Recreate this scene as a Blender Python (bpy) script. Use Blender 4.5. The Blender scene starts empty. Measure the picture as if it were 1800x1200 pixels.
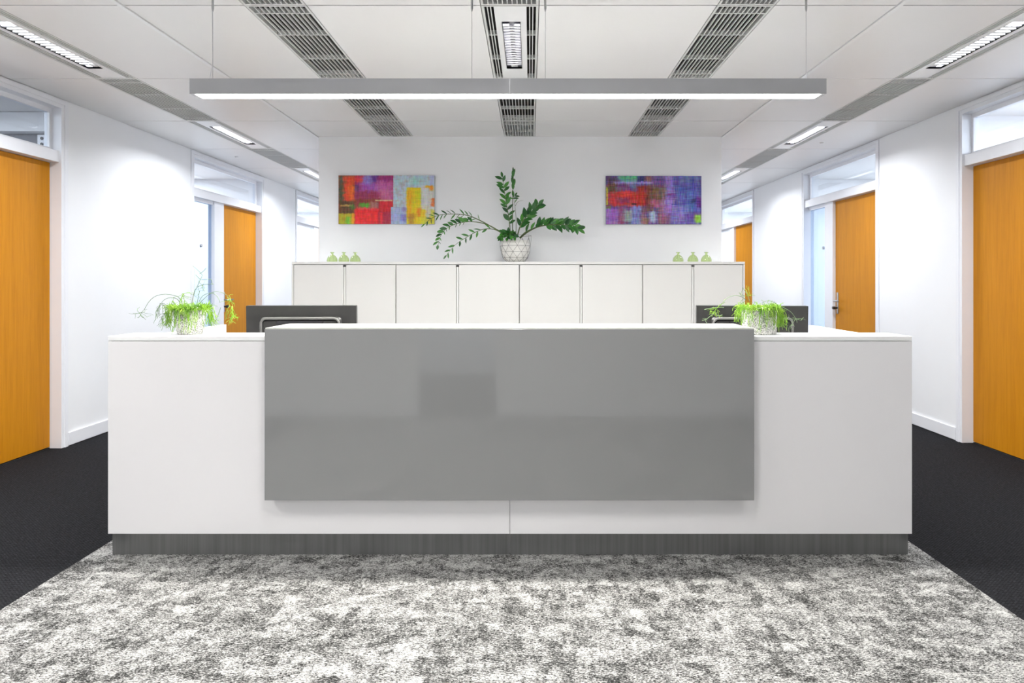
import bpy, bmesh, math, random
import numpy as np
from mathutils import Vector, Matrix
C = bpy.context.scene.collection
sc = bpy.context.scene
R = random.Random(7)
F = 1157.0            # focal length in pixels of the 1800 px frame
VX, HY, H = 932.0, 492.0, 1.28   # vanishing point, horizon, eye height

# ------------------------------------------------------------ camera, world, exposure
cd = bpy.data.cameras.new('camera'); cam = bpy.data.objects.new('camera', cd); C.objects.link(cam)
cam.location = (0, 0, H); cam.rotation_euler = (math.pi/2, 0, 0)
cd.sensor_width = 36; cd.lens = F/1800*36
cd.shift_x = -(VX-900)/1800; cd.shift_y = -(600-HY)/1800
cd.clip_start = 0.02; sc.camera = cam
w = bpy.data.worlds.new('world'); sc.world = w; w.use_nodes = True
w.node_tree.nodes['Background'].inputs[0].default_value = (0.9, 0.95, 1, 1)
w.node_tree.nodes['Background'].inputs[1].default_value = 0.6
sc.view_settings.view_transform = 'Standard'; sc.view_settings.look = 'None'
sc.view_settings.gamma = 1; sc.view_settings.use_curve_mapping = False
sc.view_settings.exposure = 0.97
LAMP_W, LAMP_FRONT, PENDANT_W, ROOM_W = 14.5, 14, 29, 150
COOL = (0.93, 0.96, 1.0); NEUTRAL = (1.0, 0.985, 0.96); WARM = (1.0, 0.975, 0.93)

def area_light(name, loc, sx, sy, power, color, spread=180, rot=(0, 0, 0), parent=None):
    d = bpy.data.lights.new(name, 'AREA'); d.shape = 'RECTANGLE'; d.size = sx; d.size_y = sy
    d.energy = power; d.color = color; d.spread = math.radians(spread)
    o = bpy.data.objects.new(name, d); C.objects.link(o); o.location = loc; o.rotation_euler = rot
    if parent: o.parent = parent
    return o

# ------------------------------------------------------------ materials
def mat(name, col, rough=0.5, metal=0.0, spec=0.5, coat=0.0, emit=None, es=0.0):
    m = bpy.data.materials.new(name); m.use_nodes = True
    b = m.node_tree.nodes['Principled BSDF']
    b.inputs['Base Color'].default_value = (*col, 1); b.inputs['Roughness'].default_value = rough
    b.inputs['Metallic'].default_value = metal; b.inputs['Specular IOR Level'].default_value = spec
    b.inputs['Coat Weight'].default_value = coat
    if emit: b.inputs['Emission Color'].default_value = (*emit, 1); b.inputs['Emission Strength'].default_value = es
    return m
def nd(m, t, **kw):
    n = m.node_tree.nodes.new(t)
    for k, v in kw.items():
        if k in n.inputs: n.inputs[k].default_value = v
        else: setattr(n, k, v)
    return n
def lk(m, a, b): m.node_tree.links.new(a, b)
def math_n(m, op, a, b=None):
    n = m.node_tree.nodes.new('ShaderNodeMath'); n.operation = op
    for i, v in enumerate((a, b)):
        if v is None: continue
        if isinstance(v, (int, float)): n.inputs[i].default_value = v
        else: lk(m, v, n.inputs[i])
    return n.outputs[0]
def ramp(m, fac, stops):
    n = m.node_tree.nodes.new('ShaderNodeValToRGB'); e = n.color_ramp.elements
    while len(e) < len(stops): e.new(0.5)
    for i, (p, c) in enumerate(stops): e[i].position = p; e[i].color = (*c, 1)
    lk(m, fac, n.inputs[0]); return n.outputs[0]
def coords(m, scale=(1, 1, 1), kind='Object'):
    tc = nd(m, 'ShaderNodeTexCoord'); mp = nd(m, 'ShaderNodeMapping'); mp.inputs['Scale'].default_value = scale
    lk(m, tc.outputs[kind], mp.inputs[0]); return mp.outputs[0]
def noise(m, vec, scale, detail=3, rough=0.55):
    n = nd(m, 'ShaderNodeTexNoise', Scale=scale, Detail=detail, Roughness=rough); lk(m, vec, n.inputs['Vector']); return n.outputs['Fac']
def bump(m, h, strength, dist=0.002):
    b = nd(m, 'ShaderNodeBump', Strength=strength, Distance=dist); lk(m, h, b.inputs['Height'])
    lk(m, b.outputs[0], m.node_tree.nodes['Principled BSDF'].inputs['Normal'])
def base(m): return m.node_tree.nodes['Principled BSDF'].inputs['Base Color']
def tinted(name, c, var=0.03, sc_=6, rough=0.5, **kw):
    m = mat(name, c, rough, **kw); v = coords(m)
    lo = tuple(x*(1-var) for x in c); hi = tuple(min(1, x*(1+var)) for x in c)
    lk(m, ramp(m, noise(m, v, sc_), [(0.35, lo), (0.65, hi)]), base(m)); return m

M = {}
M['wall'] = tinted('wall_paint', (0.86, 0.87, 0.89), 0.008, 3, 0.75); bump(M['wall'], noise(M['wall'], coords(M['wall']), 180), 0.08)
M['trim'] = tinted('white_lacquer', (0.84, 0.85, 0.89), 0.01, 4, 0.4)
M['ceil'] = tinted('ceiling_metal', (0.80, 0.80, 0.80), 0.012, 1.2, 0.42)
M['void'] = tinted('ceiling_void', (0.055, 0.055, 0.05), 0.2, 3, 0.9)
M['slat'] = tinted('slat_white', (0.62, 0.63, 0.62), 0.02, 5, 0.4)
M['panel'] = tinted('luminaire_white', (0.82, 0.83, 0.84), 0.01, 5, 0.35)
M['alu'] = tinted('mirror_aluminium', (0.75, 0.75, 0.8), 0.03, 30, 0.18, metal=1.0)
M['tube'] = mat('lamp_glow', (1, 1, 1), 0.5, emit=(0.97, 0.98, 1.0), es=5.0)
M['tube_off'] = tinted('lamp_off', (0.8, 0.8, 0.83), 0.02, 9, 0.3)
M['glow'] = mat('pendant_glow', (1, 1, 1), 0.5, emit=(1.0, 0.985, 0.93), es=9.0)
M['pend'] = tinted('pendant_grey', (0.50, 0.50, 0.52), 0.02, 5, 0.4, metal=0.0)
M['steel'] = tinted('dull_steel', (0.5, 0.5, 0.51), 0.03, 20, 0.3, metal=0.9)
M['desk'] = tinted('desk_white', (0.80, 0.785, 0.79), 0.006, 2, 0.45)
M['desktop'] = tinted('desk_top_white', (0.88, 0.88, 0.87), 0.006, 2, 0.3)
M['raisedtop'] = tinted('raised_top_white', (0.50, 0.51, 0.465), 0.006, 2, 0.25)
M['gloss'] = mat('grey_gloss', (0.245, 0.245, 0.245), 0.08, spec=0.5, coat=0.6)
M['gloss'].node_tree.nodes['Principled BSDF'].inputs['Coat Roughness'].default_value = 0.03
m = M['gloss']; lk(m, ramp(m, noise(m, coords(m), 2.0), [(0.3, (0.248,)*3), (0.7, (0.258,)*3)]), base(m))
bump(m, noise(m, coords(m), 7, 2), 0.025, 0.004)
m = M['plinth'] = mat('brushed_plinth', (0.17, 0.17, 0.165), 0.33, metal=0.75)
lk(m, ramp(m, noise(m, coords(m, (60, 60, 1.2)), 1.0, 3), [(0.3, (0.21,)*3), (0.7, (0.27,)*3)]), base(m))
M['cab'] = tinted('cabinet_white', (0.80, 0.80, 0.775), 0.006, 2, 0.45)
M['black'] = tinted('black_plastic', (0.018, 0.018, 0.017), 0.1, 20, 0.32)
M['screen'] = tinted('screen_black', (0.01, 0.01, 0.012), 0.1, 5, 0.1)
M['darkgap'] = tinted('door_gap_shade', (0.02, 0.02, 0.02), 0.1, 5, 0.8)  # near-black colour painting the shade under the door leaves
M['greywall'] = tinted('grey_plaster', (0.24, 0.24, 0.26), 0.05, 3, 0.8)

m = M['wood'] = mat('beech_veneer', (0.7, 0.3, 0.06), 0.45, spec=0.2)
g = noise(m, coords(m, (22, 22, 1.1)), 1.6, 5, 0.6); g2 = noise(m, coords(m, (160, 160, 5)), 1.3, 3, 0.6)
mix = math_n(m, 'ADD', math_n(m, 'MULTIPLY', g, 0.65), math_n(m, 'MULTIPLY', g2, 0.35))
lk(m, ramp(m, mix, [(0.33, (0.48, 0.18, 0.003)), (0.5, (0.55, 0.216, 0.005)), (0.68, (0.61, 0.25, 0.010))]), base(m))

m = M['carpet_dark'] = mat('charcoal_carpet', (0.03, 0.03, 0.035), 0.95, spec=0.1)
wv = nd(m, 'ShaderNodeTexBrick', Scale=1.0); lk(m, coords(m, (1, 1, 1)), wv.inputs['Vector'])
wv.inputs['Brick Width'].default_value = 0.016; wv.inputs['Row Height'].default_value = 0.007; wv.inputs['Mortar Size'].default_value = 0.0016
wv.inputs['Color1'].default_value = (0.018, 0.0182, 0.0205, 1); wv.inputs['Color2'].default_value = (0.027, 0.0275, 0.031, 1); wv.inputs['Mortar'].default_value = (0.006, 0.006, 0.007, 1)
fn = noise(m, coords(m, (1, 2.2, 1)), 130, 3, 0.7)
mx = nd(m, 'ShaderNodeMix', data_type='RGBA', blend_type='MULTIPLY'); mx.inputs[0].default_value = 0.85
lk(m, wv.outputs['Color'], mx.inputs[6]); lk(m, ramp(m, math_n(m, 'ADD', math_n(m, 'MULTIPLY', fn, 0.5), math_n(m, 'MULTIPLY', noise(m, coords(m, (1, 2.0, 1)), 60, 2, 0.6), 0.5)), [(0.36, (0.2,)*3), (0.64, (1.9,)*3)]), mx.inputs[7]); lk(m, mx.outputs[2], base(m))
bump(m, fn, 0.6, 0.004)

m = M['carpet_light'] = mat('mottled_carpet', (0.4, 0.4, 0.4), 0.95, spec=0.1)
def cells(sc_, seed):
    c0 = coords(m, sc_); nz = nd(m, 'ShaderNodeTexNoise', Scale=2.2, Detail=3); lk(m, c0, nz.inputs['Vector'])
    va = nd(m, 'ShaderNodeVectorMath', operation='MULTIPLY_ADD'); lk(m, nz.outputs['Color'], va.inputs[0]); va.inputs[1].default_value = (0.9, 0.9, 0); lk(m, c0, va.inputs[2])
    v = nd(m, 'ShaderNodeTexVoronoi', distance='CHEBYCHEV', Scale=1.0); v.inputs['Randomness'].default_value = 0.8; lk(m, va.outputs[0], v.inputs['Vector'])
    sp = nd(m, 'ShaderNodeSeparateColor'); lk(m, v.outputs['Color'], sp.inputs[0]); return sp.outputs[seed]
v1 = cells((10, 19, 1), 0); v2 = cells((22, 44, 1), 1); v3 = cells((30, 12, 1), 2)
big = noise(m, coords(m, (3.2, 4.5, 1)), 1.0, 2, 0.5)
f1 = noise(m, coords(m, (150, 330, 1)), 1.0, 2, 0.7); f2 = noise(m, coords(m, (70, 210, 1)), 1.0, 2, 0.6)
s = 0.5
for src_, k_ in ((v1, 0.065), (v2, 0.068), (v3, 0.058), (big, 0.06), (f1, 0.60), (f2, 0.50)):
    s = math_n(m, 'ADD', math_n(m, 'MULTIPLY', math_n(m, 'SUBTRACT', src_, 0.5), k_), s)
lk(m, ramp(m, s, [(0.40, (0.018, 0.018, 0.017)), (0.46, (0.075, 0.075, 0.073)), (0.52, (0.23, 0.227, 0.22)), (0.59, (0.50, 0.495, 0.475))]), base(m))
bump(m, f1, 0.5, 0.004)

def glass_mat(name, tint, refl=0.06, rough=0.0):
    m = bpy.data.materials.new(name); m.use_nodes = True; t = m.node_tree; t.nodes.clear()
    o = t.nodes.new('ShaderNodeOutputMaterial'); mx = t.nodes.new('ShaderNodeMixShader')
    a = t.nodes.new('ShaderNodeBsdfTransparent'); g = t.nodes.new('ShaderNodeBsdfGlossy'); lw = t.nodes.new('ShaderNodeLayerWeight'); pw = t.nodes.new('ShaderNodeMath'); pw.operation = 'POWER'; pw.inputs[1].default_value = 3.5
    fr = t.nodes.new('ShaderNodeMath'); fr.operation = 'MULTIPLY_ADD'; fr.inputs[1].default_value = 0.5; fr.inputs[2].default_value = 0.04
    t.links.new(lw.outputs['Facing'], pw.inputs[0]); t.links.new(pw.outputs[0], fr.inputs[0]); a.inputs[0].default_value = (*tint, 1); g.inputs['Roughness'].default_value = rough
    t.links.new(fr.outputs[0], mx.inputs[0]); t.links.new(a.outputs[0], mx.inputs[1]); t.links.new(g.outputs[0], mx.inputs[2]); t.links.new(mx.outputs[0], o.inputs[0])
    return m
M['pane'] = glass_mat('door_glass', (0.90, 0.94, 0.98))
M['pane_blue'] = glass_mat('door_glass_blue', (0.72, 0.80, 0.90))
M['green_glass'] = glass_mat('green_glass', (0.90, 0.95, 0.78))

m = M['leaf'] = mat('zz_leaf', (0.03, 0.14, 0.02), 0.3, spec=0.5)
oi = nd(m, 'ShaderNodeObjectInfo')
lk(m, ramp(m, oi.outputs['Random'], [(0.0, (0.012, 0.075, 0.018)), (0.6, (0.03, 0.17, 0.02)), (1.0, (0.07, 0.27, 0.03))]), base(m))
M['stem'] = tinted('zz_stem', (0.10, 0.14, 0.045), 0.3, 30, 0.5)
M['soil'] = tinted('soil', (0.05, 0.035, 0.02), 0.4, 60, 0.95)
M['pot'] = tinted('white_ceramic', (0.82, 0.81, 0.77), 0.01, 4, 0.35)
M['wire'] = tinted('dark_wire', (0.06, 0.055, 0.05), 0.1, 4, 0.4, metal=0.7)
m = M['concrete'] = mat('speckled_concrete', (0.6, 0.6, 0.58), 0.85)
lk(m, ramp(m, noise(m, coords(m), 170, 3, 0.7), [(0.38, (0.10, 0.10, 0.10)), (0.46, (0.45, 0.45, 0.43)), (0.58, (0.75, 0.74, 0.71))]), base(m)); bump(m, noise(m, coords(m), 120, 3), 0.5)
m = M['lime'] = mat('lime_stems', (0.3, 0.6, 0.02), 0.5)
lk(m, ramp(m, noise(m, coords(m), 28, 2), [(0.3, (0.09, 0.24, 0.012)), (0.5, (0.20, 0.40, 0.015)), (0.72, (0.36, 0.54, 0.06))]), base(m))
m.node_tree.nodes['Principled BSDF'].inputs['Subsurface Weight'].default_value = 0.0
M['palestem'] = tinted('pale_green_stem', (0.15, 0.23, 0.11), 0.25, 30, 0.5)

# ------------------------------------------------------------ mesh helpers
def box(bm, x0, x1, y0, y1, z0, z1, bev=0.0):
    if x1 < x0: x0, x1 = x1, x0
    g = bmesh.ops.create_cube(bm, size=1)
    vs = g['verts']
    for v in vs:
        v.co = Vector(((x0+x1)/2+v.co.x*(x1-x0), (y0+y1)/2+v.co.y*(y1-y0), (z0+z1)/2+v.co.z*(z1-z0)))
    if bev:
        es = list({e for v in vs for e in v.link_edges})
        bmesh.ops.bevel(bm, geom=es, offset=bev, segments=2, affect='EDGES', profile=0.5)
    return vs
def tube(bm, pts, r, sides=6, r2=None, cap=True):
    pts = [Vector(p) for p in pts]; n = len(pts); rings = []
    for i, p in enumerate(pts):
        t = (pts[min(i+1, n-1)]-pts[max(i-1, 0)])
        if t.length < 1e-9: t = Vector((0, 0, 1))
        t.normalize(); a = t.orthogonal().normalized() if i == 0 else (a0 - t*a0.dot(t)).normalized()
        a0 = a; b = t.cross(a); rr = r if r2 is None else r+(r2-r)*i/(n-1)
        rings.append([bm.verts.new(p+(a*math.cos(2*math.pi*k/sides)+b*math.sin(2*math.pi*k/sides))*rr) for k in range(sides)])
    for i in range(n-1):
        for k in range(sides):
            bm.faces.new((rings[i][k], rings[i][(k+1) % sides], rings[i+1][(k+1) % sides], rings[i+1][k]))
    if cap: bm.faces.new(rings[0][::-1]); bm.faces.new(rings[-1])
def lathe(bm, prof, seg=32, loc=(0, 0, 0)):
    rings = []
    for r, z in prof:
        if r < 1e-6: rings.append([bm.verts.new((loc[0], loc[1], loc[2]+z))])
        else: rings.append([bm.verts.new((loc[0]+r*math.cos(2*math.pi*k/seg), loc[1]+r*math.sin(2*math.pi*k/seg), loc[2]+z)) for k in range(seg)])
    for a, b in zip(rings, rings[1:]):
        for k in range(seg):
            k2 = (k+1) % seg
            if len(a) == 1 and len(b) == 1: continue
            if len(a) == 1: bm.faces.new((a[0], b[k2], b[k]))
            elif len(b) == 1: bm.faces.new((a[k], a[k2], b[0]))
            else: bm.faces.new((a[k], a[k2], b[k2], b[k]))
def obj(name, bm, m, parent=None, smooth=False, loc=None):
    me = bpy.data.meshes.new(name); bmesh.ops.recalc_face_normals(bm, faces=bm.faces); bm.to_mesh(me); bm.free()
    if smooth:
        for p in me.polygons: p.use_smooth = True
    for mm_ in (m if isinstance(m, (list, tuple)) else [m]): me.materials.append(mm_)
    o = bpy.data.objects.new(name, me); C.objects.link(o)
    if parent: o.parent = parent
    if loc: o.location = loc
    return o
def bobj(name, boxes, m, parent=None, bev=0.0, loc=None):
    bm = bmesh.new()
    for b in boxes: box(bm, *b, bev=bev)
    return obj(name, bm, m, parent, loc=loc)
def link_copy(src, loc, parent, name=None):
    c = src.copy(); c.location = loc; C.objects.link(c); c.parent = parent; return c
def tag(o, label, cat, group=None):
    o['label'] = label; o['category'] = cat
    if group: o['group'] = group
    return o
def thing(name, label, cat, loc=(0, 0, 0), rz=0, group=None):
    o = bpy.data.objects.new(name, None); C.objects.link(o); o.location = loc; o.rotation_euler = (0, 0, rz)
    o.empty_display_size = 0.1
    return tag(o, label, cat, group)
def struct(o): o['kind'] = 'structure'; return o
def sempty(name, loc=(0, 0, 0)):
    o = bpy.data.objects.new(name, None); C.objects.link(o); o.location = loc; o.empty_display_size = 0.1; return struct(o)

# ------------------------------------------------------------ room shell
XL, XR, ZC, YB = -3.57, 3.40, 2.656, 6.318
BXL, BXR = -2.03, 1.836
YE, YF = 14.0, -0.2
struct(bobj('floor', [(-8.2, 8.2, -3.2, 14.3, -0.12, 0.0)], M['carpet_dark']))
tag(bobj('carpet_inlay', [(-2.05, 1.85, YF+0.02, YB-0.002, 0.0, 0.004)], M['carpet_light']), 'mottled white and grey carpet field in front of and under the desk', 'carpet')
struct(bobj('wall_back', [(BXL, BXR, YB, YE, 0, 2.80)], M['wall']))
struct(bobj('wall_far_end', [(-8.0, BXL, YE, YE+0.1, 0, 3.0), (BXR, 8.0, YE, YE+0.1, 0, 3.0)], M['wall']))
OP0, OP1 = -1.05, -0.32      # opening in the wall behind the photographer
struct(bobj('wall_front', [(-8.0, OP0, YF-0.12, YF, 0, 2.8), (OP1, 8.0, YF-0.12, YF, 0, 2.8), (OP0, OP1, YF-0.12, YF, 2.2, 2.8)], M['wall']))
struct(bobj('baseboard_front', [(-3.55, OP0, YF, YF+0.015, 0.005, 0.10), (OP1, 3.38, YF, YF+0.015, 0.005, 0.10)], M['trim'], bev=0.003))
struct(bobj('wall_corridor', [(-1.6, -1.5, -3.0, YF-0.12, 0, 2.8), (0.2, 0.3, -3.0, YF-0.12, 0, 2.8), (-1.6, 0.3, -3.1, -3.0, 0, 2.8)], M['wall']))
area_light('corridor_light', (-0.65, -1.6, 2.7), 0.3, 1.5, 25, COOL)

DOORS = [ # side, opening y0,y1, sidelight(y0,y1), leaf(y0,y1), room partition
    (-1, 4.00, 5.04, None, (4.04, 5.00), 1),
    (-1, 6.95, 8.79, (6.99, 7.54), (7.77, 8.75), 2),
    (-1, 10.04, 12.25, (10.08, 11.02), (11.24, 12.21), 3),
    (1, 4.16, 5.21, None, (4.20, 5.17), 4),
    (1, 6.44, 8.21, (7.70, 8.17), (6.48, 7.50), 5),
    (1, 10.03, 11.95, (11.36, 11.91), (10.07, 11.13), 6)]
def wall_side(name, s, X):
    ops = sorted([(d[1], d[2]) for d in DOORS if d[0] == s]); bx = []; y = YF
    for a, b in ops:
        bx.append((X, X+s*0.12, y, a, 0, 2.8)); bx.append((X, X+s*0.12, a, b, 2.625, 2.8)); y = b
    bx.append((X, X+s*0.12, y, YE, 0, 2.8))
    struct(bobj(name, bx, M['wall']))
    bb = []; y = YF+0.02
    for a, b in ops: bb.append((X, X-s*0.014, y, a-0.035, 0.005, 0.105)); y = b+0.035
    bb.append((X, X-s*0.014, y, YE-0.01, 0.005, 0.105))
    struct(bobj(name.replace('wall', 'baseboard'), bb, M['trim'], bev=0.003))
wall_side('wall_left', -1, XL); wall_side('wall_right', 1, XR)

def make_door(n, s, X, y0, y1, side, leaf):
    root = sempty('door_%d' % n, (X, (y0+y1)/2, 0)); yc = (y0+y1)/2
    def b(name, bs, m, parent=root, bev=0.0):   # bs in (d0,d1,y0,y1,z0,z1), d = depth into the wall
        return bobj(name, [(s*q[0], s*q[1], q[2]-yc, q[3]-yc, q[4], q[5]) for q in bs], m, parent, bev)
    t = 0.035
    b('jamb', [(-0.006, 0.125, y0+0.001, y0+t, 0.0, 2.62)], M['trim'], bev=0.002)
    b('jamb', [(-0.006, 0.125, y1-t, y1-0.001, 0.0, 2.62)], M['trim'], bev=0.002)
    b('head', [(-0.006, 0.125, y0+t, y1-t, 2.585, 2.62)], M['trim'], bev=0.002)
    b('casing', [(-0.012, -0.001, y0-0.03, y0+0.004, 0.0, 2.648), (-0.012, -0.001, y1-0.004, y1+0.03, 0.0, 2.648), (-0.012, -0.001, y0+0.004, y1-0.004, 2.615, 2.648)], M['trim'])
    b('transom_bar', [(0.012, 0.12, y0+t, y1-t, 2.175, 2.262)], M['trim'], bev=0.003)
    b('transom_sash', [(0.07, 0.105, y0+t, y1-t, 2.262, 2.285), (0.07, 0.105, y0+t, y1-t, 2.55, 2.585),
                       (0.07, 0.105, y0+t, y0+t+0.022, 2.285, 2.55), (0.07, 0.105, y1-t-0.022, y1-t, 2.285, 2.55)], M['trim'])
    b('transom_pane', [(0.084, 0.090, y0+t+0.02, y1-t-0.02, 2.283, 2.552)], M['pane'])
    lf = b('door_leaf', [(0.078, 0.118, leaf[0]+0.003, leaf[1]-0.003, 0.014, 2.171)], M['wood'], bev=0.0015)
    b('under_door_shade', [(0.08, 0.116, leaf[0], leaf[1], 0.001, 0.008)], M['darkgap'])  # dark strip stands in for the shade in the gap under the leaf
    if side:
        lo, hi = (side[1], leaf[0]) if side[1] < leaf[0] else (leaf[1], side[0])
        b('mullion', [(0.045, 0.12, lo, hi, 0.0, 2.175)], M['trim'], bev=0.002)
        b('sidelight_sash', [(0.06, 0.11, side[0], side[1], 0.0, 0.09), (0.06, 0.11, side[0], side[1], 2.14, 2.175)], M['trim'])
        b('sidelight_pane', [(0.082, 0.090, side[0], side[1], 0.09, 2.14)], M['pane_blue'] if n in (2, 5) else M['pane'])
    # handle on the leaf edge beside the sidelight
    hy = leaf[0]+0.06 if (side and side[1] <= leaf[0]) or n in (1, 4) else leaf[1]-0.06
    dr = 1 if hy < (leaf[0]+leaf[1])/2 else -1
    bm = bmesh.new()
    box(bm, s*0.070, s*0.078, hy-0.019-yc, hy+0.019-yc, 0.90, 1.14, bev=0.003)
    tube(bm, [(s*0.072, hy-yc, 1.045), (s*0.030, hy-yc, 1.045), (s*0.022, hy+dr*0.012-yc, 1.045), (s*0.022, hy+dr*0.13-yc, 1.045)], 0.009, 10)
    obj('handle', bm, M['steel'], lf, True)
    bm = bmesh.new(); tube(bm, [(s*0.07, hy-yc, 0.965), (s*0.045, hy-yc, 0.965)], 0.012, 12); tube(bm, [(s*0.045, hy-yc, 0.965), (s*0.018, hy-yc, 0.965)], 0.017, 12)
    k = obj('lock_knob', bm, M['black'], lf); k['label'] = 'black round lock knob'
    if n in (2, 5):
        yy = side[0]+(0.30 if n == 2 else 0.1)
        bm = bmesh.new(); tube(bm, [(s*0.066, yy-yc, 1.66), (s*0.081, yy-yc, 1.66)], 0.018, 14)
        obj('glass_stud', bm, M['steel'], root)
    for c in list(root.children): pass
for i, d in enumerate(DOORS): make_door(i+1, d[0], XL if d[0] < 0 else XR, d[1], d[2], d[3], d[4])

# rooms behind the doors
def room(side, y0, y1, zc, m_part, power, k):
    x0, x1 = (-8.0, XL-0.12) if side < 0 else (XR+0.12, 8.0)
    nm = 'left' if side < 0 else 'right'
    struct(bobj('ceiling_%s_room' % nm, [(x0, x1, y0, y1, zc, zc+0.08)], M['ceil']))
    struct(bobj('wall_%s_partition' % nm, [(x0, x1, y1, y1+0.10, 0, zc+0.08)], m_part))
    struct(bobj('wall_%s_outer' % nm, [((-8.1 if side < 0 else 8.0), (-8.0 if side < 0 else 8.1), y0, y1+0.1, 0, zc+0.08)], M['wall']))
    area_light('room_light', ((x0+x1)/2, (y0+y1)/2, zc-0.02), 2.2, (y1-y0)*0.7, power, COOL)
room(-1, -0.2, 6.85, 3.0, M['greywall'], ROOM_W*0.8, 1); room(-1, 6.95, 9.26, 2.70, M['wall'], ROOM_W*0.75, 2); room(-1, 9.36, 13.9, 2.70, M['wall'], ROOM_W*1.7, 3)
room(1, -0.2, 5.70, 2.70, M['wall'], ROOM_W*2.2, 4); room(1, 5.80, 9.28, 2.70, M['wall'], ROOM_W*0.75, 5); room(1, 9.38, 13.9, 2.70, M['wall'], ROOM_W*1.7, 6)
struct(bobj('trim_1', [(-8.0, XL-0.125, 6.72, 6.845, 2.80, 2.995)], M['wall']))
bm = bmesh.new()
box(bm, -5.12, -4.94, 6.835, 6.848, 2.59, 2.79, bev=0.004)
so = obj('wall_outlet', bm, M['trim']); tag(so, 'light grey socket plate high on the grey wall seen through the left transom', 'socket')
for sx in (-5.07, -4.99):
    for sz in (2.63, 2.69, 2.75):
        bm = bmesh.new(); tube(bm, [(sx, 6.836, sz), (sx, 6.829, sz)], 0.016, 12); obj('socket_hole', bm, M['black'], so)

# ------------------------------------------------------------ ceiling
ceil = struct(bobj('ceiling', [(-3.75, 3.55, YF-0.1, YE, 2.80, 2.90)], M['void']))
rows = [YF+0.1+0] ; rows = [-0.3+1.2*i for i in range(13)]
cols = [(XL+0.004, -2.980), (-2.686, -2.066), (-2.036, -1.436), (-1.120, -0.250), (0.046, 0.936), (1.229, 1.835), (1.865, 2.484), (2.768, XR-0.004)]
pm = {}
for ci, (a, b) in enumerate(cols):
    for ri, y in enumerate(rows[:-1]):
        ya, yb = max(y, YF+0.002)+0.0045, min(rows[ri+1], YE-0.1)-0.0045
        if 2 <= ci <= 5:
            if ya > YB: continue
            yb = min(yb, YB-0.003)
        key = (ci, round(yb-ya, 3))
        if key not in pm:
            o = bobj('ceiling_panel', [(-(b-a)/2, (b-a)/2, -(yb-ya)/2, (yb-ya)/2, 0, 0.02)], M['ceil'], bev=0.0012, loc=((a+b)/2, (ya+yb)/2, ZC)); pm[key] = o; o.parent = ceil
        else: link_copy(pm[key], ((a+b)/2, (ya+yb)/2, ZC), ceil)
# ceiling edge beyond the block sides: fill between block and rail
bobj('ceiling_rail', [(-2.063, -2.039, YF, YE-0.1, ZC-0.006, ZC+0.02)], M['panel'], ceil)
bobj('ceiling_rail', [(1.838, 1.862, YF, YE-0.1, ZC-0.006, ZC+0.02)], M['panel'], ceil)
for (x, y) in ((2.30+0.62, 6.6), (-3.28, 7.35)):
    bm = bmesh.new(); lathe(bm, [(0, -0.012), (0.012, -0.010), (0.02, 0.0), (0, 0.0)], 16, (x, y, ZC)); obj('ceiling_sensor', bm, M['panel'], ceil, True)

def flange(x0, x1, L):
    return [(x0, x0+0.012, 0, L, 0, 0.03), (x1-0.012, x1, 0, L, 0, 0.03), (x0+0.012, x1-0.012, 0, 0.014, 0, 0.03), (x0+0.012, x1-0.012, L-0.014, L, 0, 0.03)]
gcache = {}
def grille(x0, x1, y0, y1, label, group):
    W, L = x1-x0, y1-y0-0.004; t = thing('ceiling_grille', label, 'air grille', (x0, y0+0.002, ZC), 0, group)
    k = (round(W, 3), round(L, 3))
    if k not in gcache:
        fr = bobj('grille_frame', flange(0, W, L), M['slat']); n = 10; p = (W-0.024)/(n+1)
        sl = bobj('slat', [(-0.0026, 0.0026, 0.014, L-0.014, 0.001, 0.012)], M['slat'])
        cb = bobj('cross_bar', [(0.012, W-0.012, -0.005, 0.005, 0.0005, 0.026)], M['slat'])
        gcache[k] = (fr, sl, cb, n, p); fresh = True
    else: fresh = False
    fr, sl, cb, n, p = gcache[k]
    if fresh: fr.parent = t
    else: link_copy(fr, (0, 0, 0), t)
    for i in range(n):
        loc = (0.012+p*(i+1), 0, 0)
        if fresh and i == 0: sl.parent = t; sl.location = loc
        else: link_copy(sl, loc, t)
    ys = [q for q in (0.10, 0.4, 0.8, 1.10) if q < L-0.05]
    if L < 0.9: ys = [0.13, 0.42]
    for i, q in enumerate(ys):
        if fresh and i == 0: cb.parent = t; cb.location = (0, q, 0)
        else: link_copy(cb, (0, q, 0), t)
    return t
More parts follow.
